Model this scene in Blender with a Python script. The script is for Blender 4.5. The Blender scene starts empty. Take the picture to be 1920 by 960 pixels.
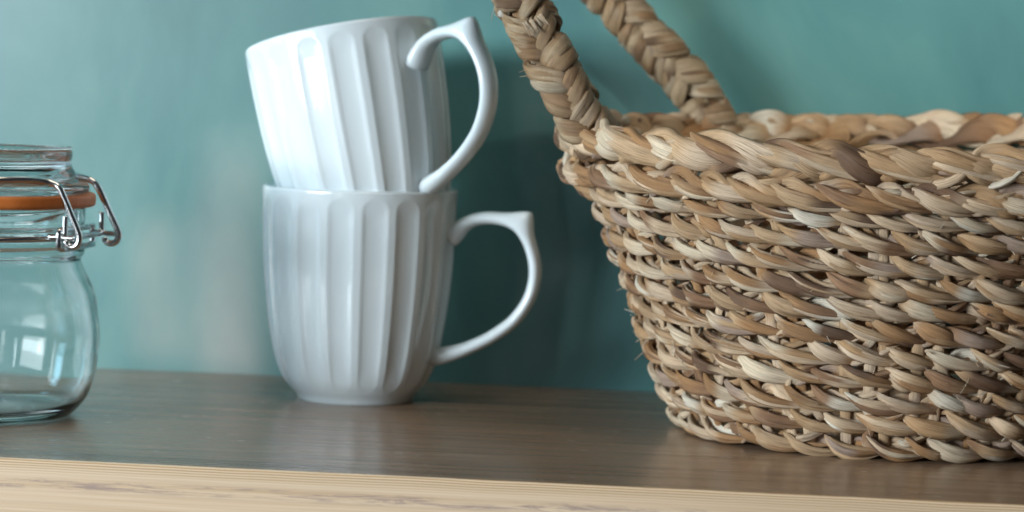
import bpy, math, random
import numpy as np
from mathutils import Vector, Matrix

scene = bpy.context.scene
COL = scene.collection

# ------------------------------------------------------------------ camera
CAM_H = 0.149
PSI, RHO, PITCH = 0.108, 0.030, math.atan(341 / 5000)
zup = Vector((0, 0, 1))
f0 = Vector((-math.sin(PSI), math.cos(PSI), 0))
r0 = Vector((math.cos(PSI), math.sin(PSI), 0))
fw = math.cos(PITCH) * f0 - math.sin(PITCH) * zup
up0 = math.cos(PITCH) * zup + math.sin(PITCH) * f0
right = math.cos(RHO) * r0 + math.sin(RHO) * up0
up = math.cos(RHO) * up0 - math.sin(RHO) * r0
cd = bpy.data.cameras.new("camera")
cam = bpy.data.objects.new("camera", cd)
COL.objects.link(cam)
M = Matrix((right, up, -fw)).transposed().to_4x4()
M.translation = Vector((0, 0, CAM_H))
cam.matrix_world = M
cd.sensor_width = 36
cd.lens = 5000 / 1920 * 36
cd.clip_start, cd.clip_end = 0.02, 50
cd.dof.use_dof = True
cd.dof.focus_distance = 1.035
cd.dof.aperture_fstop = 9.5
scene.camera = cam

# ------------------------------------------------------------------ world and lamps
scene.view_settings.view_transform = 'Standard'
scene.view_settings.look = 'None'
scene.view_settings.exposure = 0
scene.view_settings.gamma = 1
w = bpy.data.worlds.new("World")
scene.world = w
w.use_nodes = True
bg = w.node_tree.nodes["Background"]
bg.inputs[0].default_value = (0.75, 0.85, 1.0, 1)
bg.inputs[1].default_value = 0.035


def area(name, loc, target, sx, sy, power, color, spread=180):
    l = bpy.data.lights.new(name, 'AREA')
    l.shape = 'RECTANGLE'
    l.size, l.size_y = sx, sy
    l.energy = power
    l.color = color
    l.spread = math.radians(spread)
    o = bpy.data.objects.new(name, l)
    COL.objects.link(o)
    o.location = loc
    d = Vector(target) - Vector(loc)
    o.rotation_euler = d.to_track_quat('-Z', 'Y').to_euler()
    return o


def around(target, az, el, dist):
    a, e = math.radians(az), math.radians(el)
    t = Vector(target)
    return t + dist * Vector((math.sin(a) * math.cos(e), -math.cos(a) * math.cos(e), math.sin(e)))


WALL_Y, FRONT_Y = 1.2646, 0.9648
MID = (-0.12, 1.16, 0.08)
area("window_light", around(MID, -46, 7.5, 2.7), MID, 1.15, 0.65, 90, (0.85, 0.945, 1.0))
area("ceiling_light", around((0.03, 1.08, 0.08), 5, 77, 1.6), (0.03, 1.08, 0.08), 0.5, 0.4, 5.0, (1.0, 0.86, 0.70))
area("side_light", around(MID, -78, 12, 1.3), (-0.22, 1.19, 0.09), 0.20, 0.5, 2.8, (0.42, 0.77, 1.0))
area("added_highlight_strip", around(MID, -70, 10, 1.5), (-0.22, 1.19, 0.09), 0.03, 0.5, 0.8, (0.85, 0.95, 1.0))  # added strip lamp for a narrow highlight on the mugs
area("added_highlight_strip", around(MID, -29, 10, 1.8), (-0.22, 1.19, 0.09), 0.05, 0.5, 3.4, (0.84, 0.96, 1.0))  # added strip lamp: second mug highlight and some fill on the lower mug


def mirrored(x, z0, z1, width, power, color, back=2.0):
    """an added strip lamp behind the camera whose reflection the glossy wall shows at (x, z0..z1)"""
    k = (WALL_Y + back) / WALL_Y
    zs = [CAM_H + (z - CAM_H) * k for z in (z0, z1)]
    # mirror image lies at depth WALL_Y + back behind the wall plane; the lamp stands the same distance in front
    loc = Vector((x * k, WALL_Y - back, 0.5 * (zs[0] + zs[1])))
    area("added_streak_lamp", loc, (x, WALL_Y, 0.5 * (z0 + z1)), width, abs(zs[1] - zs[0]), power, color)  # unseen lamp, added for the pale streak on the wall


mirrored(-0.262, 0.05, 0.30, 0.110, 0.80, (0.95, 0.95, 0.92))


def streak_spot(x, z, power, deg):
    l = bpy.data.lights.new("added_streak_lamp", 'SPOT')  # added spot; a row of them draws a warm streak on the wall
    l.energy, l.color = power, (1.0, 0.30, 0.27)
    l.spot_size, l.spot_blend, l.shadow_soft_size = math.radians(deg), 1.0, 0.004
    o = bpy.data.objects.new("added_streak_lamp", l)
    COL.objects.link(o)
    o.location = around((x, WALL_Y, z), -50, 2, 1.1)
    o.rotation_euler = (Vector((x, WALL_Y, z)) - o.location).to_track_quat('-Z', 'Y').to_euler()


def patch_spot(x, z, az, el, power, deg, color):
    l = bpy.data.lights.new("added_patch_lamp", 'SPOT')  # added soft spot that brightens one patch of wall
    l.energy, l.color = power, color
    l.spot_size, l.spot_blend, l.shadow_soft_size = math.radians(deg), 1.0, 0.12
    o = bpy.data.objects.new("added_patch_lamp", l)
    COL.objects.link(o)
    o.location = around((x, WALL_Y, z), az, el, 2.0)
    o.rotation_euler = (Vector((x, WALL_Y, z)) - o.location).to_track_quat('-Z', 'Y').to_euler()


patch_spot(-0.272, 0.075, -50, 4, 210, 5.0, (1.0, 0.86, 0.78))
patch_spot(-0.205, 0.200, -50, 10, 45, 4.6, (1.0, 0.92, 0.88))
patch_spot(-0.005, 0.215, 30, 8, 190, 5.5, (0.95, 1.0, 0.94))
patch_spot(0.095, 0.230, 38, 8, 235, 6.5, (1.0, 1.0, 0.90))
for k_ in range(18):
    streak_spot(-0.276 + 0.00005 * (k_ - 8) ** 2, 0.002 + 0.0065 * k_, 62 * (1 - 0.040 * k_), 1.7)
for k_ in range(11):
    streak_spot(-0.309 + 0.00008 * (k_ - 5) ** 2, 0.008 + 0.0065 * k_, 38 * (1 - 0.045 * k_), 1.5)

scene.cycles.use_denoising = True
scene.cycles.max_bounces = 14
scene.cycles.transmission_bounces = 12
scene.cycles.transparent_max_bounces = 16


# ------------------------------------------------------------------ material helpers
class NT:
    def __init__(self, name):
        self.m = bpy.data.materials.new(name)
        self.m.use_nodes = True
        self.t = self.m.node_tree
        self.n = self.t.nodes
        self.b = self.n["Principled BSDF"]

    def node(self, typ, **kw):
        nd = self.n.new(typ)
        for k, v in kw.items():
            setattr(nd, k, v)
        return nd

    def link(self, a, b):
        self.t.links.new(a, b)

    def set(self, **kw):
        for k, v in kw.items():
            self.b.inputs[k.replace('_', ' ')].default_value = v

    def coords(self, scale, out='Object', rot=(0, 0, 0)):
        tc = self.node('ShaderNodeTexCoord')
        mp = self.node('ShaderNodeMapping')
        mp.inputs['Scale'].default_value = scale
        mp.inputs['Rotation'].default_value = rot
        self.link(tc.outputs[out], mp.inputs['Vector'])
        return mp.outputs[0]

    def noise(self, vec, scale=1, detail=4, rough=0.55, dist=0):
        nn = self.node('ShaderNodeTexNoise')
        nn.inputs['Scale'].default_value = scale
        nn.inputs['Detail'].default_value = detail
        nn.inputs['Roughness'].default_value = rough
        nn.inputs['Distortion'].default_value = dist
        self.link(vec, nn.inputs['Vector'])
        return nn.outputs['Fac']

    def ramp(self, fac, stops):
        r = self.node('ShaderNodeValToRGB')
        el = r.color_ramp.elements
        while len(el) < len(stops):
            el.new(0.5)
        for e, (p, c) in zip(el, stops):
            e.position = p
            e.color = (c, c, c, 1) if isinstance(c, (int, float)) else (*c, 1)
        self.link(fac, r.inputs['Fac'])
        return r.outputs['Color']

    def mix(self, fac, a, b, mode='MIX'):
        x = self.node('ShaderNodeMix', data_type='RGBA', blend_type=mode)
        for sock, val in ((x.inputs[0], fac), (x.inputs[6], a), (x.inputs[7], b)):
            if hasattr(val, 'is_output'):
                self.link(val, sock)
            elif isinstance(val, tuple):
                sock.default_value = (*val, 1)
            else:
                sock.default_value = val
        return x.outputs[2]

    def bump(self, h, strength, dist):
        b = self.node('ShaderNodeBump')
        b.inputs['Strength'].default_value = strength
        b.inputs['Distance'].default_value = dist
        self.link(h, b.inputs['Height'])
        self.link(b.outputs[0], self.b.inputs['Normal'])


# wall paint; its mottling also stands in for uneven light
t = NT("teal_paint")
v = t.coords((5, 5, 2.2))
c = t.ramp(t.noise(v, 1.6, 5, 0.6, 0.6), [(0.33, (0.038, 0.140, 0.148)), (0.5, (0.058, 0.185, 0.185)), (0.67, (0.100, 0.235, 0.218))])
t.link(c, t.b.inputs['Base Color'])
t.set(Roughness=0.42)
t.b.inputs['Coat Weight'].default_value = 1.0
t.b.inputs['Coat Roughness'].default_value = 0.24
t.bump(t.noise(t.coords((160, 160, 160)), 3, 3), 0.06, 0.0008)
WALL = t.m

# shelf top (darker brown) and raw pine front
t = NT("dark_wood")
v = t.coords((2.2, 55, 55))
n1 = t.noise(v, 1.5, 8, 0.68, 0.9)
c = t.ramp(n1, [(0.28, (0.120, 0.072, 0.043)), (0.43, (0.240, 0.156, 0.100)), (0.58, (0.285, 0.192, 0.126)), (0.78, (0.41, 0.295, 0.20))])
v2 = t.coords((14, 45, 45))
spk = t.ramp(t.noise(v2, 9, 1, 0.4), [(0.745, 0.0), (0.76, 1.0)])
c = t.mix(spk, c, (0.42, 0.38, 0.33))
t.link(c, t.b.inputs['Base Color'])
t.link(t.ramp(n1, [(0.3, 0.28), (0.8, 0.20)]), t.b.inputs['Roughness'])
t.bump(n1, 0.18, 0.0006)
TOPW = t.m

t = NT("pine_edge")
v = t.coords((1.1, 150, 150), rot=(0, math.radians(1.2), 0))
grain = t.noise(v, 2.6, 6, 0.62, 0.25)
v3 = t.coords((2.2, 60, 240), rot=(0, math.radians(0.6), 0))
fine = t.noise(v3, 3.0, 4, 0.7)
base = t.ramp(grain, [(0.25, (0.46, 0.29, 0.155)), (0.48, (0.67, 0.475, 0.30)), (0.7, (0.76, 0.59, 0.43))])
base = t.mix(0.35, base, t.ramp(fine, [(0.3, (0.42, 0.265, 0.145)), (0.6, (0.74, 0.58, 0.42))]))
# close dark growth rings just below the top arris
sep = t.node('ShaderNodeSeparateXYZ')
t.link(t.coords((1, 1, 1)), sep.inputs[0])
wv = t.node('ShaderNodeTexWave', wave_type='BANDS', bands_direction='Z')
t.link(t.coords((0.25, 1, 1), rot=(0, math.radians(-0.35), 0)), wv.inputs['Vector'])
wv.inputs['Scale'].default_value = 330
wv.inputs['Distortion'].default_value = 3.5
wv.inputs['Detail'].default_value = 3
wv.inputs['Detail Scale'].default_value = 0.25
near_top = t.ramp(t.node('ShaderNodeMapRange').outputs[0], [(0, 0.0), (1, 1.0)])
mr = near_top.node.inputs[0].links[0].from_node
mr.inputs['From Min'].default_value = -0.0065
mr.inputs['From Max'].default_value = -0.001
t.link(sep.outputs['Z'], mr.inputs['Value'])
rings = t.ramp(wv.outputs['Fac'], [(0.25, (0.44, 0.265, 0.125)), (0.8, (0.71, 0.545, 0.375))])
base = t.mix(near_top, base, rings)
# greyish purple resin streak
st = t.noise(t.coords((34, 90, 420), rot=(0, math.radians(0.7), 0)), 1.3, 6, 0.7, 0.5)
band = t.node('ShaderNodeMapRange', interpolation_type='SMOOTHSTEP')
t.link(sep.outputs['Z'], band.inputs['Value'])
band.inputs['From Min'].default_value = -0.0122
band.inputs['From Max'].default_value = -0.0100
band2 = t.node('ShaderNodeMapRange', interpolation_type='SMOOTHSTEP')
t.link(sep.outputs['Z'], band2.inputs['Value'])
band2.inputs['From Min'].default_value = -0.0062
band2.inputs['From Max'].default_value = -0.0084
mul = t.node('ShaderNodeMath', operation='MULTIPLY')
t.link(band.outputs[0], mul.inputs[0])
t.link(band2.outputs[0], mul.inputs[1])
mul2 = t.node('ShaderNodeMath', operation='MULTIPLY')
t.link(mul.outputs[0], mul2.inputs[0])
t.link(t.ramp(st, [(0.46, 0.0), (0.60, 0.9)]), mul2.inputs[1])
base = t.mix(mul2.outputs[0], base, (0.34, 0.24, 0.20))
t.link(base, t.b.inputs['Base Color'])
t.set(Roughness=0.55)
t.bump(fine, 0.25, 0.0006)
PINE = t.m

# glazed white ceramic
t = NT("white_glaze")
t.set(Base_Color=(0.67, 0.75, 0.785, 1), Roughness=0.15)
t.b.inputs['Coat Weight'].default_value = 0.25
t.b.inputs['Coat Roughness'].default_value = 0.05
t.bump(t.noise(t.coords((60, 60, 40)), 2.0, 3), 0.08, 0.001)
GLAZE = t.m

# glass
t = NT("clear_glass")
t.set(Base_Color=(0.985, 0.997, 0.996, 1), Roughness=0.05, IOR=1.47)
t.b.inputs['Transmission Weight'].default_value = 1.0
t.bump(t.noise(t.coords((25, 25, 18)), 1.5, 2), 0.06, 0.002)
GLASS = t.m

t = NT("orange_rubber")
t.link(t.ramp(t.noise(t.coords((90, 90, 90)), 2, 3), [(0.3, (0.62, 0.165, 0.03)), (0.7, (0.74, 0.22, 0.05))]),
       t.b.inputs['Base Color'])
t.set(Roughness=0.5)
RUBBER = t.m

t = NT("steel_wire")
t.set(Base_Color=(0.70, 0.71, 0.72, 1), Metallic=1.0, Roughness=0.20)
t.bump(t.noise(t.coords((300, 300, 300)), 2, 2), 0.05, 0.0005)
STEEL = t.m

# dried water-hyacinth straw
t = NT("dried_straw")
at = t.node('ShaderNodeAttribute', attribute_name='tone')
uv = t.node('ShaderNodeAttribute', attribute_name='strand')
mp = t.node('ShaderNodeMapping')
mp.inputs['Scale'].default_value = (40, 3.2, 3.2)
t.link(uv.outputs['Vector'], mp.inputs['Vector'])
fib = t.noise(mp.outputs[0], 2.0, 5, 0.65)
mp2 = t.node('ShaderNodeMapping')
mp2.inputs['Scale'].default_value = (110, 0.8, 0.8)
t.link(uv.outputs['Vector'], mp2.inputs['Vector'])
blot = t.noise(mp2.outputs[0], 1.2, 3, 0.6)
c = t.mix(1.0, at.outputs['Color'], t.ramp(fib, [(0.30, (0.30, 0.22, 0.16)), (0.48, (0.95, 0.94, 0.92)), (0.75, (1.18, 1.17, 1.15))]), 'MULTIPLY')
c = t.mix(t.ramp(blot, [(0.55, 0.0), (0.75, 0.55)]), c, t.mix(1.0, c, (0.62, 0.46, 0.34), 'MULTIPLY'))
t.link(c, t.b.inputs['Base Color'])
t.set(Roughness=0.55)
t.bump(fib, 0.6, 0.0012)
STRAW = t.m


# ------------------------------------------------------------------ object helpers
def mesh_obj(name, verts, faces, mat, parent=None, smooth=True):
    me = bpy.data.meshes.new(name)
    me.from_pydata([tuple(p) for p in verts], [], [tuple(f) for f in faces])
    me.materials.append(mat)
    if smooth:
        me.polygons.foreach_set('use_smooth', [True] * len(me.polygons))
    me.update()
    o = bpy.data.objects.new(name, me)
    COL.objects.link(o)
    o.parent = parent
    return o


def thing(name, label, cat, loc, group=None):
    o = bpy.data.objects.new(name, None)
    COL.objects.link(o)
    o.empty_display_size = 0.02
    o.location = loc
    o['label'], o['category'] = label, cat
    if group:
        o['group'] = group
    return o


def catmull(pts, n, closed=False):
    """smooth curve through pts, resampled at n roughly even points"""
    P = np.asarray(pts, float)
    m = len(P)
    out = []
    segs = m if closed else m - 1
    for i in range(segs):
        if closed:
            p = [P[(i + k) % m] for k in (-1, 0, 1, 2)]
        else:
            p = [P[max(i - 1, 0)], P[i], P[i + 1], P[min(i + 2, m - 1)]]
        for u in np.linspace(0, 1, 24, endpoint=False):
            out.append(0.5 * (2 * p[1] + (p[2] - p[0]) * u + (2 * p[0] - 5 * p[1] + 4 * p[2] - p[3]) * u * u
                              + (3 * p[1] - p[0] - 3 * p[2] + p[3]) * u ** 3))
    if not closed:
        out.append(P[-1])
    else:
        out.append(P[0])
    out = np.array(out)
    d = np.r_[0, np.cumsum(np.linalg.norm(np.diff(out, axis=0), axis=1))]
    s = np.linspace(0, d[-1], n, endpoint=not closed)
    return np.stack([np.interp(s, d, out[:, k]) for k in range(out.shape[1])], 1)


def sweep_faces(n, k, closed, base=0, caps=True):
    f = []
    for i in range(n if closed else n - 1):
        a, b = base + i * k, base + ((i + 1) % n) * k
        for j in range(k):
            j2 = (j + 1) % k
            f.append((a + j, a + j2, b + j2, b + j))
    if not closed and caps:
        f.append(tuple(base + j for j in reversed(range(k))))
        f.append(tuple(base + (n - 1) * k + j for j in range(k)))
    return f


def norm(a):
    return a / np.maximum(np.linalg.norm(a, axis=-1, keepdims=True), 1e-9)


def tube(pts, rad, k=10, closed=False, n=None, sm=True):
    P = catmull(pts, n or len(pts) * 8, closed) if sm else np.asarray(pts, float)
    m = len(P)
    T = norm(np.roll(P, -1, 0) - np.roll(P, 1, 0)) if closed else norm(np.gradient(P, axis=0))
    ref = np.array([0.13, 0.21, 0.97])
    N = np.zeros_like(P)
    x = np.cross(T[0], ref)
    x /= np.linalg.norm(x)
    for i in range(m):
        x = x - T[i] * (x @ T[i])
        x /= np.linalg.norm(x)
        N[i] = x
    B = np.cross(T, N)
    ph = np.linspace(0, 2 * math.pi, k, endpoint=False)
    r = np.broadcast_to(np.asarray(rad, float), (m,))
    V = P[:, None] + r[:, None, None] * (np.cos(ph)[None, :, None] * N[:, None] + np.sin(ph)[None, :, None] * B[:, None])
    return V.reshape(-1, 3), sweep_faces(m, k, closed)


def lathe(profile, k=96):
    """closed-section or axis-ended profile of (r, z) revolved about z"""
    V, F = [], []
    rings = []
    for r, z in profile:
        if r < 1e-6:
            rings.append([len(V)])
            V.append((0, 0, z))
        else:
            rings.append(list(range(len(V), len(V) + k)))
            V += [(r * math.cos(2 * math.pi * j / k), r * math.sin(2 * math.pi * j / k), z) for j in range(k)]
    for a, b in zip(rings, rings[1:]):
        for j in range(k):
            j2 = (j + 1) % k
            if len(a) == 1 and len(b) == 1:
                continue
            if len(a) == 1:
                F.append((a[0], b[j2], b[j]))
            elif len(b) == 1:
                F.append((a[j], a[j2], b[0]))
            else:
                F.append((a[j], a[j2], b[j2], b[j]))
    return V, F


def smooth_profile(pts, n):
    return [tuple(p) for p in catmull(pts, n)]


# ------------------------------------------------------------------ setting: wall and shelf

def box(x0, x1, y0, y1, z0, z1):
    V = [(x, y, z) for x in (x0, x1) for y in (y0, y1) for z in (z0, z1)]
    F = [(0, 1, 3, 2), (4, 6, 7, 5), (0, 4, 5, 1), (2, 3, 7, 6), (0, 2, 6, 4), (1, 5, 7, 3)]
    return V, F


V, F = box(-1.6, 1.6, WALL_Y, WALL_Y + 0.02, -0.6, 1.2)
wall = mesh_obj("wall", V, F, WALL, smooth=False)
wall['kind'] = 'structure'
wall['label'] = 'glossy teal painted wall behind the shelf'

# shelf board with a slightly eased front arris: section extruded along x
sec = [(WALL_Y - 0.0005, 0.0), (FRONT_Y + 0.0009, 0.0), (FRONT_Y + 0.0003, -0.0003), (FRONT_Y, -0.0010),
       (FRONT_Y, -0.030), (FRONT_Y + 0.001, -0.031), (WALL_Y - 0.0005, -0.031)]
V = [(x, y, z) for x in (-1.5, 1.5) for y, z in sec]
n = len(sec)
F = [(i, (i + 1) % n, n + (i + 1) % n, n + i) for i in range(n)] + [tuple(reversed(range(n))), tuple(range(n, 2 * n))]
shelf = mesh_obj("shelf", V, F, TOPW, smooth=False)
shelf.data.materials.append(PINE)
for i, p in enumerate(shelf.data.polygons):
    p.material_index = 0 if i == 0 else 1
shelf['kind'] = 'structure'
shelf['label'] = 'wooden shelf board with dark top and pale pine front edge'

# ------------------------------------------------------------------ mugs
MUG_H = 0.0962
prof_pts = [(0.0256, 0.0), (0.0272, 0.0028), (0.0302, 0.0062), (0.0339, 0.0115), (0.0373, 0.0210), (0.0402, 0.0370), (0.0424, 0.0560),
            (0.0435, 0.0760), (0.0438, 0.0900), (0.0439, 0.0952)]
NF = 18
PH0 = -math.pi / 2 + 0.04


def mug_body():
    P = np.array(catmull(prof_pts, 120))
    A = NF * 16
    th = np.linspace(0, 2 * math.pi, A, endpoint=False)
    u = ((th - PH0) * NF / (2 * math.pi) + 0.5) % 1 - 0.5          # -0.5..0.5 inside one flute pitch
    hw = 0.36
    V = []
    k = 0
    ztop, zbot = 0.0922, 0.0060
    for r, z in P:
        lim = 1.0
        if z > ztop - 0.0045:
            q = (z - (ztop - 0.0045)) / 0.0045
            lim = math.sqrt(max(0, 1 - q * q)) if q < 1 else 0
        elif z < zbot + 0.005:
            q = ((zbot + 0.005) - z) / 0.005
            lim = math.sqrt(max(0, 1 - q * q)) if q < 1 else 0
        if lim > 0:
            x = np.abs(u) / (hw * lim)
            d = np.where(x < 1, np.maximum(0, 1 - x * x) ** 0.7, 0) * 0.00110 * min(1, r / 0.036) * min(1, max(0, (ztop - z) / 0.009)) ** 0.7 * min(1, max(0, (z - zbot) / 0.013)) ** 0.8
            # soft raised bead on either side of each flute
            d = d - 0.00010 * np.exp(-((x - 1.12) / 0.14) ** 2) * min(1, lim * 1.5)
        else:
            d = np.zeros(A)
        rr = r - d
        V += [(a, b, z) for a, b in zip(rr * np.cos(th), rr * np.sin(th))]
        k += 1
    inner = [(0.0436, 0.0960), (0.0428, MUG_H), (0.0418, 0.0960), (0.0410, 0.0948), (0.0404, 0.0900), (0.0400, 0.0760),
             (0.0388, 0.0560), (0.0366, 0.0370), (0.0330, 0.0210), (0.0280, 0.0120), (0.0200, 0.0075), (0.0100, 0.0062)]
    for r, z in inner:
        V += [(r * c, r * s, z) for c, s in zip(np.cos(th), np.sin(th))]
        k += 1
    F = []
    for i in range(k - 1):
        for j in range(A):
            j2 = (j + 1) % A
            F.append((i * A + j, i * A + j2, (i + 1) * A + j2, (i + 1) * A + j))
    V.append((0, 0, 0.0060))
    F += [((k - 1) * A + j, (k - 1) * A + (j + 1) % A, len(V) - 1) for j in range(A)]
    # foot ring and recessed underside
    b = len(V)
    for r, z in ((0.0235, 0.0), (0.0220, 0.0015)):
        V += [(r * c, r * s, z) for c, s in zip(np.cos(th), np.sin(th))]
    V.append((0, 0, 0.0018))
    for j in range(A):
        j2 = (j + 1) % A
        F.append((j2, j, b + j, b + j2))
        F.append((b + j2, b + j, b + A + j, b + A + j2))
        F.append((b + A + j2, b + A + j, len(V) - 1))
    return V, F


def mug_handle():
    ctr = [(0.0418, 0.0744), (0.0444, 0.0770), (0.0480, 0.0806), (0.0528, 0.0833), (0.0608, 0.0845), (0.0694, 0.0830), (0.0752, 0.0786),
           (0.0796, 0.0700), (0.0812, 0.0602), (0.0790, 0.0494), (0.0722, 0.0390), (0.0618, 0.0309), (0.0508, 0.0253),
           (0.0411, 0.0219), (0.0352, 0.0205)]
    n, k = 130, 28
    P = np.array(catmull(ctr, n))
    T = norm(np.gradient(P, axis=0))
    N = np.stack([-T[:, 1], T[:, 0]], 1)                            # left of travel: outward side
    s = np.linspace(0, 1, n)
    spur = np.array([0.0738, 0.0815])
    ispur = int(np.argmin(np.linalg.norm(P - spur, axis=1)))
    arc = np.r_[0, np.cumsum(np.linalg.norm(np.diff(P, axis=0), axis=1))]
    ds = arc - arc[ispur]
    bump = 0.0060 * np.exp(-np.abs(ds / 0.0041) ** 1.4)
    thick = 0.0029 + 0.0016 * np.exp(-(s / 0.07) ** 2) + 0.0012 * np.exp(-((1 - s) / 0.10) ** 2)
    wide = 0.0056 + 0.0014 * np.exp(-(s / 0.07) ** 2) + 0.0006 * np.exp(-(ds / 0.008) ** 2) - 0.0004 * np.exp(-((s - .6) / .2) ** 2)
    ph = np.linspace(0, 2 * math.pi, k, endpoint=False)
    V = []
    for i in range(n):
        for a in ph:
            ca, sa = math.cos(a), math.sin(a)
            off = thick[i] * ca
            if ca > 0:
                off += bump[i] * ca ** 0.8 * (1 - 0.25 * sa * sa)
            x, z = P[i] + N[i] * off
            V.append((x, wide[i] * sa, z))
    return V, sweep_faces(n, k, False)


MUGX, MUGY = -0.1985, 1.1885
mug = thing("mug", "white fluted mug standing upright on the shelf under the tilted mug", "mug", (MUGX, MUGY, 0.0),
            "white fluted mugs stacked in two")
V, F = mug_body()
mesh_obj("body", V, F, GLAZE, mug)
V, F = mug_handle()
hnd = mesh_obj("handle", V, F, GLAZE, mug)
mug.rotation_euler = (0, 0, math.radians(-4))

mug2 = mug.copy()
COL.objects.link(mug2)
for ch in list(mug.children):
    c2 = ch.copy()
    COL.objects.link(c2)
    c2.parent = mug2
mug2['label'] = "white fluted mug tipped to the left, nested in the mouth of the upright mug"
axis = Vector((-0.215, 0.105, 1.0)).normalized()
rim_c = Vector((MUGX - 0.0112, MUGY + 0.004, MUG_H + 0.0672))
q = Vector((0, 0, 1)).rotation_difference(axis)
mug2.rotation_mode = 'QUATERNION'
from mathutils import Quaternion
mug2.rotation_quaternion = q @ Quaternion((0, 0, 1), math.radians(-34))
mug2.location = rim_c - axis * MUG_H

# ------------------------------------------------------------------ glass clip jar
JAR = Vector((-0.3425, 1.0815, 0.0))
jar = thing("storage_jar", "empty clear glass clip-top jar with orange rubber seal and steel wire clasp", "jar", JAR)
outer = smooth_profile([(0.0340, 0.0004), (0.0395, 0.0006), (0.0432, 0.0035), (0.0472, 0.0090), (0.0497, 0.0165), (0.0514, 0.0260), (0.0517, 0.0340),
                        (0.0508, 0.0430), (0.0494, 0.0520), (0.0462, 0.0590), (0.0440, 0.0640), (0.0434, 0.0668), (0.0446, 0.0682), (0.0449, 0.0700),
                        (0.0440, 0.0718), (0.0428, 0.0735), (0.0428, 0.0785), (0.0442, 0.0800), (0.0449, 0.0825), (0.0449, 0.0870),
                        (0.0444, 0.0886)], 90)
inner = smooth_profile([(0.0425, 0.0897), (0.0408, 0.0890), (0.0402, 0.0840), (0.0401, 0.0700), (0.0408, 0.0640), (0.0438, 0.0570), (0.0466, 0.0500),
                        (0.0485, 0.0420), (0.0495, 0.0340), (0.0492, 0.0250), (0.0474, 0.0140), (0.0432, 0.0066), (0.0360, 0.0038),
                        (0.0200, 0.0035), (0.0080, 0.0034)], 70)
V, F = lathe([(0.0, 0.0016), (0.0200, 0.0015), (0.0310, 0.0010)] + outer + inner + [(0.0, 0.0034)], 128)
mesh_obj("glass_body", V, F, GLASS, jar)

lid_out = smooth_profile([(0.0448, 0.0936), (0.0462, 0.0946), (0.0464, 0.0966), (0.0452, 0.0980), (0.0424, 0.0988), (0.0408, 0.1000), (0.0404, 0.1022),
                          (0.0394, 0.1040), (0.0388, 0.1052), (0.0386, 0.1072), (0.0391, 0.1090), (0.0390, 0.1108), (0.0384, 0.1120),
                          (0.0374, 0.1124), (0.0366, 0.1112), (0.0352, 0.1086), (0.0330, 0.1074), (0.0200, 0.1070), (0.0060, 0.1069)], 80)
V, F = lathe([(0.0, 0.1020), (0.0250, 0.1018), (0.0330, 0.1008), (0.0352, 0.0985), (0.0358, 0.0925), (0.0366, 0.0885), (0.0384, 0.0882), (0.0392, 0.0905),
              (0.0400, 0.0932)] + lid_out + [(0.0, 0.1069)], 128)
lid = mesh_obj("lid", V, F, GLASS, jar)
# knurled beads pressed round the top of the lid
V, F = [], []
NB = 84
for i in range(NB):
    a = 2 * math.pi * i / NB
    c = np.array([0.0380 * math.cos(a), 0.0380 * math.sin(a), 0.1123])
    b = len(V)
    V.append(tuple(c + [0, 0, 0.0009]))
    for e in (0.5, 0.0):
        for j in range(8):
            p = 2 * math.pi * j / 8
            rr = 0.00105 * math.cos(e * 1.3)
            V.append(tuple(c + [rr * math.cos(p), rr * math.sin(p), 0.0009 * e]))
    for j in range(8):
        j2 = (j + 1) % 8
        F.append((b, b + 1 + j, b + 1 + j2))
        F.append((b + 1 + j, b + 9 + j, b + 9 + j2, b + 1 + j2))
    F.append(tuple(b + 9 + j for j in reversed(range(8))))
mesh_obj("beaded_ring", V, F, GLASS, lid)

g = [(0.0403, 0.0886), (0.0480, 0.0885), (0.0488, 0.0890), (0.0490, 0.0900), (0.0490, 0.0924), (0.0487, 0.0934), (0.0479, 0.0938),
     (0.0403, 0.0937), (0.0400, 0.0930), (0.0400, 0.0892), (0.0403, 0.0886)]
V, F = lathe(g, 128)
mesh_obj("rubber_seal", V, F, RUBBER, jar)

ju = np.array([0.9975, -0.0700, 0])
jv = np.array([0.0700, 0.9975, 0])


def juv(s, v_, z):
    return tuple(ju * s + jv * v_ + np.array([0, 0, z]))


W2 = 0.020
arc = []
for a in np.linspace(math.radians(-42), math.radians(-318), 22):
    arc.append(juv(0.0423 * math.cos(a), 0.0423 * math.sin(a), 0.1004))
near = [juv(0.0462, -W2, 0.0758), juv(0.0468, -W2, 0.0742), juv(0.0490, -W2, 0.0732), juv(0.0512, -W2, 0.0742), juv(0.0520, -W2, 0.0768),
        juv(0.0514, -W2, 0.0795), juv(0.0480, -W2, 0.0870), juv(0.0444, -W2, 0.0947), juv(0.0430, -W2, 0.0972), juv(0.0408, -W2, 0.0987),
        juv(0.0370, -0.0215, 0.0997)]
far = [juv(0.0360, 0.0215, 0.1003), juv(0.0404, W2, 0.0996), juv(0.0434, W2, 0.0985), juv(0.0455, W2, 0.0965), juv(0.0471, W2, 0.0937),
       juv(0.0510, W2, 0.0858), juv(0.0547, W2, 0.0785), juv(0.0552, W2, 0.0758), juv(0.0540, W2, 0.0735), juv(0.0516, W2, 0.0727),
       juv(0.0496, W2, 0.0736), juv(0.0490, W2, 0.0752)]
V, F = tube(near + arc + far, 0.00142, 12, n=420)
bail = mesh_obj("wire_bail", V, F, STEEL, jar)

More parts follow.
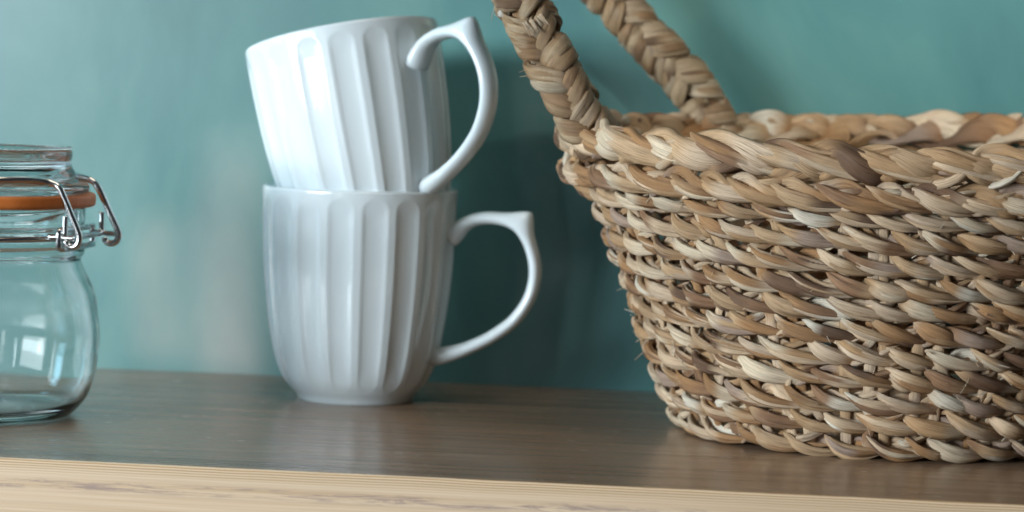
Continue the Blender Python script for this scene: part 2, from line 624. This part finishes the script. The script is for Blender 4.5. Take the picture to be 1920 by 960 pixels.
V, F = tube([juv(0.0441 * math.cos(a), 0.0441 * math.sin(a), 0.0762) for a in np.linspace(0, 2 * math.pi, 40, endpoint=False)],
            0.00115, 10, True, n=200)
mesh_obj("neck_wire", V, F, STEEL, jar)
link = []
for vv, zz in ((-0.0205, 0.0735), (-0.0195, 0.0724), (-0.015, 0.0722), (0.015, 0.0722), (0.0195, 0.0724), (0.0207, 0.0738), (0.0207, 0.0786), (0.0195, 0.0798),
               (0.015, 0.0800), (-0.015, 0.0800), (-0.0195, 0.0798), (-0.0207, 0.0786)):
    link.append(juv(0.0460 - 6.0 * (vv + .0) ** 2 * 1.0, vv, zz))
V, F = tube(link, 0.0013, 10, True, n=160)
mesh_obj("clasp_link", V, F, STEEL, jar)
V, F = tube([juv(0.0458, -W2, 0.0858), juv(0.0458, -W2, 0.0800), juv(0.0458, -W2 + .0002, 0.0778), juv(0.0463, -W2 + .0018, 0.0768), juv(0.0466, -0.012, 0.0767),
             juv(0.0472, 0.012, 0.0767), juv(0.0476, W2 - .0018, 0.0768), juv(0.0477, W2, 0.0780), juv(0.0476, W2, 0.0800),
             juv(0.0475, W2, 0.0858)], 0.0012, 10, n=140)
mesh_obj("clasp_lever", V, F, STEEL, jar)
for sgn, s0, s1 in ((-1, 0.0385, 0.0500), (1, 0.0440, 0.0535)):
    V, F = tube([juv(s0, sgn * W2, 0.0772), juv(0.5 * (s0 + s1), sgn * W2, 0.0770), juv(s1, sgn * W2, 0.0767)], 0.0012, 10, n=16)
    mesh_obj("clasp_pin", V, F, STEEL, jar)

# ------------------------------------------------------------------ woven basket
rng = np.random.default_rng(11)
TONES = np.array([(0.68, 0.52, 0.37), (0.54, 0.37, 0.225), (0.40, 0.225, 0.105), (0.64, 0.50, 0.375), (0.30, 0.17, 0.095),
                  (0.72, 0.605, 0.465), (0.48, 0.305, 0.165), (0.41, 0.305, 0.25), (0.17, 0.095, 0.055), (0.76, 0.71, 0.62)]) * np.array([1.0, 0.965, 0.91])
TW = np.array([.18, .17, .12, .15, .10, .09, .10, .05, .05, .05])
TW = TW / TW.sum()


def pnoise(n, cells, closed, amp=1.0):
    """smooth 1-D noise with about `cells` wiggles over n samples"""
    cells = max(2, int(cells))
    k = rng.uniform(-1, 1, cells + (0 if closed else 2))
    x = np.arange(n) * cells / n
    i = np.floor(x).astype(int)
    f = x - i
    f = f * f * (3 - 2 * f)
    if closed:
        return amp * (k[i % cells] * (1 - f) + k[(i + 1) % cells] * f)
    return amp * (k[i] * (1 - f) + k[i + 1] * f)


class Straw:
    """collects strands and builds one mesh with colour and fibre-direction attributes"""

    def __init__(self):
        self.V, self.F, self.C, self.S, self.n = [], [], [], [], 0

    def strand(self, C, Nrm, w_, t_, closed, tones, K=14, ridge=0.15, seglen=0.02, crease=0.42):
        m = len(C)
        T = norm(np.roll(C, -1, 0) - np.roll(C, 1, 0)) if closed else norm(np.gradient(C, axis=0))
        Nn = norm(Nrm - T * np.sum(Nrm * T, 1, keepdims=True))
        B = np.cross(T, Nn)
        ph = np.linspace(0, 2 * math.pi, K, endpoint=False)
        cs, sn = np.cos(ph), np.sin(ph)
        ex = 0.72
        X = np.sign(cs) * np.abs(cs) ** ex
        Y = np.sign(sn) * np.abs(sn) ** ex
        length = np.sum(np.linalg.norm(np.diff(C, axis=0), axis=1))
        cells = max(3, int(length / seglen * 1.0))
        R = np.stack([pnoise(m, cells * 0.8, closed) for _ in range(K)], 1) * 0.6 + rng.uniform(-1, 1, K)[None] * 0.4
        R = 1 + ridge * R
        wv_, tv_ = np.broadcast_to(w_, (m,)), np.broadcast_to(t_, (m,))
        fc = math.pi * (0.5 + 0.22 * rng.uniform(-1, 1)) + pnoise(m, cells * 0.7, closed, 0.35)
        for sg in (0, math.pi):                                       # lengthwise crease in each face
            dd = (ph[None] - fc[:, None] - sg + math.pi) % (2 * math.pi) - math.pi
            R = R - crease * np.exp(-(dd / 0.24) ** 2)
        P = C[:, None] + (wv_[:, None] * X[None] * R)[..., None] * B[:, None] + (tv_[:, None] * Y[None] * R)[..., None] * Nn[:, None]
        self.V.append(P.reshape(-1, 3))
        self.F += sweep_faces(m, K, closed, self.n)
        # colour: one tone for each exposed length of leaf, soft change between
        nseg = max(2, int(length / seglen))
        tn = 1.0 * tones[rng.choice(len(tones), nseg + 2, p=TW[:len(tones)] / TW[:len(tones)].sum())] * rng.uniform(0.86, 1.10, (nseg + 2, 1))
        x = np.arange(m) * nseg / m + rng.uniform(0, 1)
        i = np.floor(x).astype(int)
        f = np.clip((x - i - 0.35) / 0.3, 0, 1)[:, None]
        if closed:
            col = tn[i % nseg] * (1 - f) + tn[(i + 1) % nseg] * f
        else:
            col = tn[np.minimum(i, nseg + 1)] * (1 - f) + tn[np.minimum(i + 1, nseg + 1)] * f
        across = 1 + 0.10 * rng.uniform(-1, 1, K)[None, :, None]
        self.C.append((col[:, None] * across).reshape(-1, 3))
        s = np.linspace(0, length, m) + rng.uniform(0, 50)
        r_ = rng.uniform(0, 30)
        self.S.append(np.stack([np.repeat(s, K), np.tile(3.0 * cs + r_, m), np.tile(3.0 * sn, m)], 1))
        self.n += m * K

    def braid(self, P, Nout, Bup, closed, periods, a, b, w_, t_, phi, phase=0.0, tones=TONES, K=14, seglen=0.02, rough=1.0, strands=3, plies=2):
        m = len(P)
        s = np.arange(m) / (m if closed else m - 1)
        Pd = math.cos(phi) * Bup + math.sin(phi) * Nout
        Qd = -math.sin(phi) * Bup + math.cos(phi) * Nout
        warp = pnoise(m, periods * 1.3, closed, 0.55 * rough)
        for k in range(strands):
            th = -(2 * math.pi * (periods * s + k / strands) + phase + warp)
            aa = a * (1 + pnoise(m, periods * 1.5, closed, 0.10 * rough))
            bb = b * (1 + pnoise(m, periods * 1.5, closed, 0.15 * rough))
            tri = 0.90 * (np.sin(th) - 0.105 * np.sin(3 * th))
            C = P + (aa * tri)[:, None] * Pd + (bb * np.sin(2 * th))[:, None] * Qd
            al = 0.95 * np.sin(th) + pnoise(m, periods * 2, closed, 0.50 * rough)
            Nn = np.cos(al)[:, None] * Qd + np.sin(al)[:, None] * Pd
            sw = (0.78 + 0.34 * np.abs(np.cos(th))) * (1 + pnoise(m, periods * 2.5, closed, 0.22 * rough))
            st = 1 + pnoise(m, periods * 2, closed, 0.22 * rough)
            T = norm(np.roll(C, -1, 0) - np.roll(C, 1, 0)) if closed else norm(np.gradient(C, axis=0))
            Nn = norm(Nn - T * np.sum(Nn * T, 1, keepdims=True))
            Sd = np.cross(T, Nn)
            if plies == 1:
                self.strand(C, Nn, w_ * sw, t_ * st, closed, tones, K, seglen=seglen)
                continue
            # two or three folded leaves lie side by side in every strand
            for off, wid, lift_, tk in ((0.30, 0.70, 0.10, 1.0), (-0.52, 0.52, -0.05, 0.85), (0.05, 0.40, 0.62, 0.55))[:plies]:
                o1 = off + pnoise(m, periods * 1.7, closed, 0.22)
                o2 = lift_ + pnoise(m, periods * 1.7, closed, 0.35)
                Ck = C + (w_ * sw * o1)[:, None] * Sd + (t_ * o2)[:, None] * Nn
                tl = pnoise(m, periods * 1.5, closed, 0.35)
                Nk = np.cos(tl)[:, None] * Nn + np.sin(tl)[:, None] * Sd
                self.strand(Ck, Nk, w_ * sw * wid * (1 + pnoise(m, periods * 3, closed, 0.25)), t_ * st * tk, closed, tones, K, seglen=seglen)

    def build(self, name, parent):
        o = mesh_obj(name, np.concatenate(self.V), self.F, STRAW, parent)
        me = o.data
        C = np.concatenate(self.C)
        S = np.concatenate(self.S)
        a = me.attributes.new('tone', 'FLOAT_COLOR', 'POINT')
        a.data.foreach_set('color', np.c_[np.clip(C, 0, 0.9), np.ones(len(C))].astype(np.float32).ravel())
        a = me.attributes.new('strand', 'FLOAT_VECTOR', 'POINT')
        a.data.foreach_set('vector', S.astype(np.float32).ravel())
        return o


BX, BY = 0.043, 1.144
basket = thing("basket", "oval basket of braided tan straw with a thick rope handle", "basket", (BX, BY, 0.0))
# outline of the wall: height -> half width (x) and flattening (y)
RZ = np.array([0.000, 0.006, 0.012, 0.0275, 0.041, 0.057, 0.068, 0.081, 0.092, 0.100, 0.108, 0.119, 0.130])
RX = np.array([0.0900, 0.0960, 0.0985, 0.1060, 0.1110, 0.1160, 0.1205, 0.1265, 0.1315, 0.1365, 0.1425, 0.1440, 0.1435]) - np.interp(RZ, [0, 0.05, 0.1], [0.0038, 0.0030, 0.0018])
RK = np.interp(RZ, [0, 0.13], [0.885, 0.735])


def lift(th):
    """rim and upper rows rise towards the back and the right"""
    return 0.0048 + 0.0052 * np.sin(th) + 0.0016 * np.cos(th) + 0.0018 * np.sin(2 * th + 0.7)


def ring(z, m, dr=0.0, wob=1.0):
    th = np.linspace(0, 2 * math.pi, m, endpoint=False)
    zz = z + wob * pnoise(m, 14, True, 0.0006)
    rx = np.interp(zz, RZ, RX) + dr + wob * pnoise(m, 16, True, 0.0008)
    ry = np.interp(zz, RZ, RX) * np.interp(zz, RZ, RK) + dr + wob * pnoise(m, 16, True, 0.0006)
    k = max(0.0, z / 0.118) ** 1.5
    P = np.stack([rx * np.cos(th), ry * np.sin(th), zz + k * lift(th)], 1)
    T = norm(np.roll(P, -1, 0) - np.roll(P, 1, 0))
    slope = (np.interp(z + 0.004, RZ, RX) - np.interp(z - 0.004, RZ, RX)) / 0.008
    up_ = norm(np.stack([slope * np.cos(th), slope * np.sin(th), np.ones(m)], 1))
    up_ = norm(up_ - T * np.sum(up_ * T, 1, keepdims=True))
    No = np.cross(T, up_)
    return P, No, up_


def perimeter(z):
    P = ring(z, 300, wob=0)[0]
    return np.sum(np.linalg.norm(np.roll(P, -1, 0) - P, axis=1))


def leaves(st, z, count, Lh, h, wmax, tmax, n0, inside=False):
    """slanting folded leaves that make the outer face of a plaited row: pointed ends tucked into the row"""
    P, No, Bu = ring(z, 900, 0.0)
    L = perimeter(z)
    u = np.linspace(-1, 1, 17)
    for k in range(count):
        c = (k + rng.uniform(-0.22, 0.22)) / count
        lh = Lh * rng.uniform(0.85, 1.25)
        hh = h * rng.uniform(0.75, 1.25)
        idx = (c + u * lh / L) * 900
        i0 = np.floor(idx).astype(int)
        f = (idx - i0)[:, None]
        i0, i1 = i0 % 900, (i0 + 1) % 900
        p = P[i0] * (1 - f) + P[i1] * f
        n_ = norm(No[i0] * (1 - f) + No[i1] * f)
        b_ = norm(Bu[i0] * (1 - f) + Bu[i1] * f)
        bow = rng.uniform(-0.0010, 0.0010)
        # fat curled head at the upper left, tail running out to a point at the lower right
        y = hh * (0.15 - 1.05 * u + 0.12 * u * u) + bow * (1 - u * u) + rng.uniform(-0.0006, 0.0006)
        hd_ = np.exp(-((u + 0.22) / 0.60) ** 2)
        o = n0 + rng.uniform(-0.0005, 0.0007) + (0.0012 + 0.5 * tmax) * hd_ - 0.0030 * np.maximum(0, u) ** 1.6 - 0.0030 * np.maximum(0, -u - 0.55) * 2.2
        C = p + y[:, None] * b_ + o[:, None] * n_
        wm = wmax * rng.uniform(0.80, 1.22)
        us = np.interp(u, [-1, -0.20 + rng.uniform(-0.2, 0.2), 1], [-1, 0, 1])
        w_ = wm * (np.where(us < 0, np.maximum(0, 1 - us * us) ** 0.7, np.maximum(0, 1 - np.abs(us) ** 1.7) ** 0.85) + 0.10)
        t_ = tmax * rng.uniform(0.8, 1.25) * (0.25 + 0.75 * np.sqrt(np.maximum(0, 1 - us * us)))
        tl = rng.uniform(-0.35, 0.25) + rng.uniform(-0.5, 0.5) * u
        Nn = np.cos(tl)[:, None] * n_ + np.sin(tl)[:, None] * b_
        st.strand(C, Nn, w_, t_, False, TONES, 18, ridge=0.30, seglen=lh * 1.6)
        if rng.uniform() < 0.6:                                      # a second fold lying along the leaf
            q = rng.choice((-1, 1))
            st.strand(C + (w_ * 0.45 * q)[:, None] * b_ + (t_ * 0.55)[:, None] * n_, Nn, w_ * 0.5, t_ * 0.6, False, TONES, 10,
                      ridge=0.16, seglen=lh * 1.6)


body = Straw()
rows = [0.0052 + 0.00925 * i for i in range(11)]
for i, z in enumerate(rows):
    L = perimeter(z)
    m = int(L / 0.0013)
    P, No, Bu = ring(z, m, -0.0024)
    per = max(8, int(round(L / rng.uniform(0.036, 0.043))))
    body.braid(P, No, Bu, True, per, 0.0026, 0.0020, 0.0026, 0.0013, math.radians(rng.uniform(28, 44)),
               phase=rng.uniform(0, 6.28), seglen=0.019, rough=1.2, K=10, plies=1)
    leaves(body, z + 0.0036, int(per * 1.3), 0.0062, -0.0020, 0.0015, 0.0011, -0.0002)
    leaves(body, z, int(per * 3.0), 0.0122, 0.0042, 0.0025, 0.0015, 0.0014)
# upright spokes glimpsed in the gaps between the rows
for k in range(58):
    th = 2 * math.pi * (k + rng.uniform(-.3, .3)) / 58
    zz = np.linspace(0.003, 0.102, 34)
    rx = np.interp(zz, RZ, RX) - 0.0012
    ry = rx * np.interp(zz, RZ, RK)
    t2 = th + rng.uniform(-.06, .06) * zz / 0.1
    kk = (zz / 0.118) ** 1.5
    P = np.stack([rx * np.cos(t2), ry * np.sin(t2), zz + kk * lift(np.full(34, th))], 1)
    Nn = np.stack([np.cos(t2), np.sin(t2), np.zeros(34)], 1)
    body.strand(P, Nn, 0.0024, 0.0015, False, TONES[:5], 8, seglen=0.02)
# short wrapped stitches and cut leaf ends lying on the rows
for k in range(70):
    th = rng.uniform(math.pi * 0.75, math.pi * 2.2)
    z = rng.choice(rows[:-1]) + 0.0046
    big = rng.uniform(0.0035, 0.0060)
    tt = np.linspace(-1, 1, 9)
    zz = z + tt * big
    t2 = th + tt * rng.uniform(-0.035, 0.035)
    out = -0.0002 + 0.0014 * np.sqrt(np.maximum(0, 1 - (tt * 0.98) ** 2))
    rx = np.interp(zz, RZ, RX) + out
    ry = np.interp(zz, RZ, RX) * np.interp(zz, RZ, RK) + out
    kk = (np.maximum(zz, 0) / 0.118) ** 1.5
    P = np.stack([rx * np.cos(t2), ry * np.sin(t2), zz + kk * lift(t2)], 1)
    Nn = np.stack([np.cos(t2), np.sin(t2), np.zeros(9)], 1)
    body.strand(P, Nn, rng.uniform(0.0011, 0.0019), 0.0009, False, TONES, 10, seglen=0.01)
body.build("woven_wall", basket)

base = Straw()
for i in range(9):
    f = 1 - (i + 0.8) / 9.6
    m = max(40, int(0.6 * f / 0.002))
    P, No, Bu = ring(0.0060, m, wob=0)
    P[:, 0] *= f
    P[:, 1] *= f
    base.braid(P, No, Bu, True, max(3, int(0.56 * f / 0.032)), 0.0034, 0.0016, 0.0034, 0.0018, math.radians(90),
               phase=rng.uniform(0, 6.28), K=8, plies=1)
base.build("woven_base", basket)

rim = Straw()
for z, a, b, w_, t_, ph, pl in ((0.1065, 0.0037, 0.0027, 0.0040, 0.0019, 36, 0.047), (0.1186, 0.0051, 0.0031, 0.0052, 0.0021, 34, 0.060)):
    L = perimeter(z)
    m = int(L / 0.0013)
    P, No, Bu = ring(z, m, 0.0014)
    rim.braid(P, No, Bu, True, int(round(L / pl)), a, b, w_, t_, math.radians(ph), phase=rng.uniform(0, 6.28), K=14, seglen=0.030, rough=1.1, plies=1)
    leaves(rim, z + 0.75 * a, int(round(L / pl)) * 3, pl * 0.20, -a * 0.35, w_ * 0.55, t_ * 0.8, 0.0022)
    leaves(rim, z, int(round(L / pl)) * 3, pl * 0.32, a * 1.10, w_ * 0.64, t_ * 1.25, 0.0036)
rim.build("braided_rim", basket)

# rope handle: an arch over the left end
hp = np.array([(-0.0845, 1.105, 0.1225), (-0.0895, 1.102, 0.1285), (-0.0968, 1.099, 0.140), (-0.1075, 1.099, 0.158), (-0.1200, 1.102, 0.182), (-0.1310, 1.113, 0.208),
               (-0.136, 1.140, 0.231), (-0.134, 1.175, 0.238), (-0.122, 1.206, 0.221), (-0.0950, 1.222, 0.190), (-0.0690, 1.229, 0.163),
               (-0.0500, 1.233, 0.142), (-0.0395, 1.235, 0.123), (-0.0365, 1.235, 0.110)]) - np.array([BX, BY, 0])
hc = catmull(hp, 330)
T = norm(np.gradient(hc, axis=0))
facing = np.broadcast_to(np.array([-0.15, -0.98, 0.1]), hc.shape)
No = norm(facing - T * np.sum(facing * T, 1, keepdims=True))
Bu = np.cross(No, T)
hd = Straw()
hd.braid(hc, No, Bu, False, 13.0, 0.0038, 0.0030, 0.0048, 0.0028, math.radians(12), phase=0.6,
         tones=np.array([(0.44, 0.31, 0.18), (0.36, 0.235, 0.125), (0.30, 0.18, 0.085), (0.41, 0.29, 0.18), (0.26, 0.165, 0.09), (0.46, 0.36, 0.24)]),
         K=16, seglen=0.020, rough=1.3, plies=3)
# pale cut ends sticking out near the top of the front leg
for z_, dz_ in ((0.1735, -0.001), (0.1795, 0.001)):
    i = int(np.argmin(np.abs(hc[:165, 2] - z_)))
    q_ = np.linspace(0, 1, 6)[:, None]
    P = hc[i] + np.array([-0.0075, -0.002, 0.001]) + q_ * np.array([-0.0045, -0.001, dz_])
    hd.strand(P, np.broadcast_to(np.array([0.2, -0.9, 0.3]), P.shape), 0.0017 * np.array([1, 1, 1, 1, .95, .5]), 0.0014 * np.array([1, 1, 1, 1, .95, .5]), False,
              np.array([(0.82, 0.78, 0.70)]), 10)
HT = 0.86 * np.array([(0.50, 0.365, 0.225), (0.42, 0.275, 0.150), (0.34, 0.195, 0.092), (0.47, 0.345, 0.225), (0.20, 0.115, 0.06), (0.54, 0.43, 0.30), (0.38, 0.23, 0.12)])
hlen = np.sum(np.linalg.norm(np.diff(hc, axis=0), axis=1))
nw = int(hlen / 0.0118)
uu = np.linspace(-1, 1, 19)
for q in range(nw):
    for sd, back in ((1, 0), (-1, 0), (1, 1), (-1, 1)):               # plaited wraps in two columns, front and back
        f = (q + (0.5 if sd < 0 else 0) + rng.uniform(-0.24, 0.24)) / nw
        ln = rng.uniform(0.0040, 0.0105)
        idx = np.clip((f - sd * (1 - 2 * back) * 0 + uu * ln / hlen) * 329, 0, 328.9)
        i0 = np.floor(idx).astype(int)
        g_ = (idx - i0)[:, None]
        c = hc[i0] * (1 - g_) + hc[i0 + 1] * g_
        x = No[i0] * (1 - 2 * back)
        y = Bu[i0]
        fa = sd * (math.radians(rng.uniform(34, 56)) + uu * math.radians(rng.uniform(62, 82)))
        rad = 0.0066 + rng.uniform(-0.0006, 0.0010) + 0.0026 * np.maximum(0, 1 - (uu - 0.15) ** 2) - 0.0042 * np.abs(uu) ** 4
        dr_ = np.cos(fa)[:, None] * x + np.sin(fa)[:, None] * y
        C = c + rad[:, None] * dr_
        ww = rng.uniform(0.0043, 0.0056) * (np.maximum(0, 1 - np.abs(uu) ** 2.6) ** 0.7 + 0.12)
        tk = rng.uniform(0.0016, 0.0022) * (0.3 + 0.7 * np.sqrt(np.maximum(0, 1 - uu * uu)))
        hd.strand(C, dr_, ww, tk, False, HT, 18, ridge=0.30, seglen=0.03)
        for e_ in (-0.5, 0.45):
            if rng.uniform() < 0.75:
                hd.strand(C + (ww * e_)[:, None] * T[i0] + (tk * 0.55)[:, None] * dr_, dr_, ww * rng.uniform(0.35, 0.55), tk * 0.6, False, HT, 10,
                          ridge=0.25, seglen=0.03)
# core
hd.strand(hc, No, 0.0050, 0.0046, False, TONES[3:5], 10, seglen=0.03)
handle = hd.build("rope_handle", basket)

# bindings where the rope meets the rim, and frayed ends
for i0, dirs in ((316, -1),):
    bd = Straw()
    for k in range(2):
        c = hc[i0 + dirs * k * 10]
        tt = T[i0 + dirs * k * 10]
        x, y = No[i0], np.cross(tt, No[i0])
        an = np.linspace(0, 2 * math.pi, 40, endpoint=False)
        P = c + 0.0092 * np.cos(an)[:, None] * x + 0.0098 * np.sin(an)[:, None] * y + (0.0035 * np.sin(an + 2.0 * k))[:, None] * tt
        Nn = np.cos(an)[:, None] * x + np.sin(an)[:, None] * y
        bd.strand(P, Nn, 0.0044, 0.0013, True, TONES[1:8], 10, seglen=0.02)
    bd.build("binding", handle)

fr = Straw()


def fibre(p, d, ln, r=0.00018, bend=0.25):
    d = np.asarray(d, float) / np.linalg.norm(d)
    side = norm(np.cross(d, rng.normal(size=3)))
    tt = np.linspace(0, 1, 7)
    P = np.asarray(p) + (ln * tt)[:, None] * d + (ln * bend * rng.uniform(-1, 1) * tt ** 2)[:, None] * side
    fr.strand(P, np.broadcast_to(side, P.shape), r * (1.1 - 0.6 * tt), r * (1.1 - 0.6 * tt), False, TONES[[0, 3, 5, 9]], 5, seglen=0.01)


ib = 52
e1 = hc[ib] + No[ib] * 0.0108
side = Bu[ib]
for k in range(26):                                                   # cut brush of fibres on the front leg
    o_ = rng.uniform(-1, 1)
    p = e1 - side * 0.0030 + side * 0.0045 * o_ - No[ib] * 0.0008 * o_ * o_ + T[ib] * rng.uniform(0, .001)
    fibre(p, -T[ib] * 0.7 - side * 0.45 + np.array([0, 0, -0.45]) + No[ib] * 0.12 + rng.normal(size=3) * 0.08, rng.uniform(0.004, 0.0065), 0.0002, 0.1)
for k in range(240):                                                   # stray hairs
    th = rng.uniform(math.pi * 0.85, math.pi * 2.0)
    z = rng.uniform(0.006, 0.12)
    rx = np.interp(z, RZ, RX)
    ry = rx * np.interp(z, RZ, RK)
    n_ = np.array([math.cos(th), math.sin(th), 0])
    p = np.array([(rx + .003) * math.cos(th), (ry + .003) * math.sin(th), z + (z / .118) ** 1.5 * float(lift(np.array(th)))])
    fibre(p, n_ * rng.uniform(.2, .9) + rng.normal(size=3) * 0.8, rng.uniform(0.003, 0.0085), rng.uniform(0.00013, 0.00026), 0.6)
for k in range(50):
    i = int(rng.integers(30, 150))
    an = rng.uniform(0, 6.28)
    d = math.cos(an) * No[i] + math.sin(an) * Bu[i]
    fibre(hc[i] + d * 0.0075, d + rng.normal(size=3) * 0.7, rng.uniform(0.004, 0.010), 0.00020, 0.5)
fo = fr.build("loose_fibres", basket)
fo['kind'] = 'stuff'
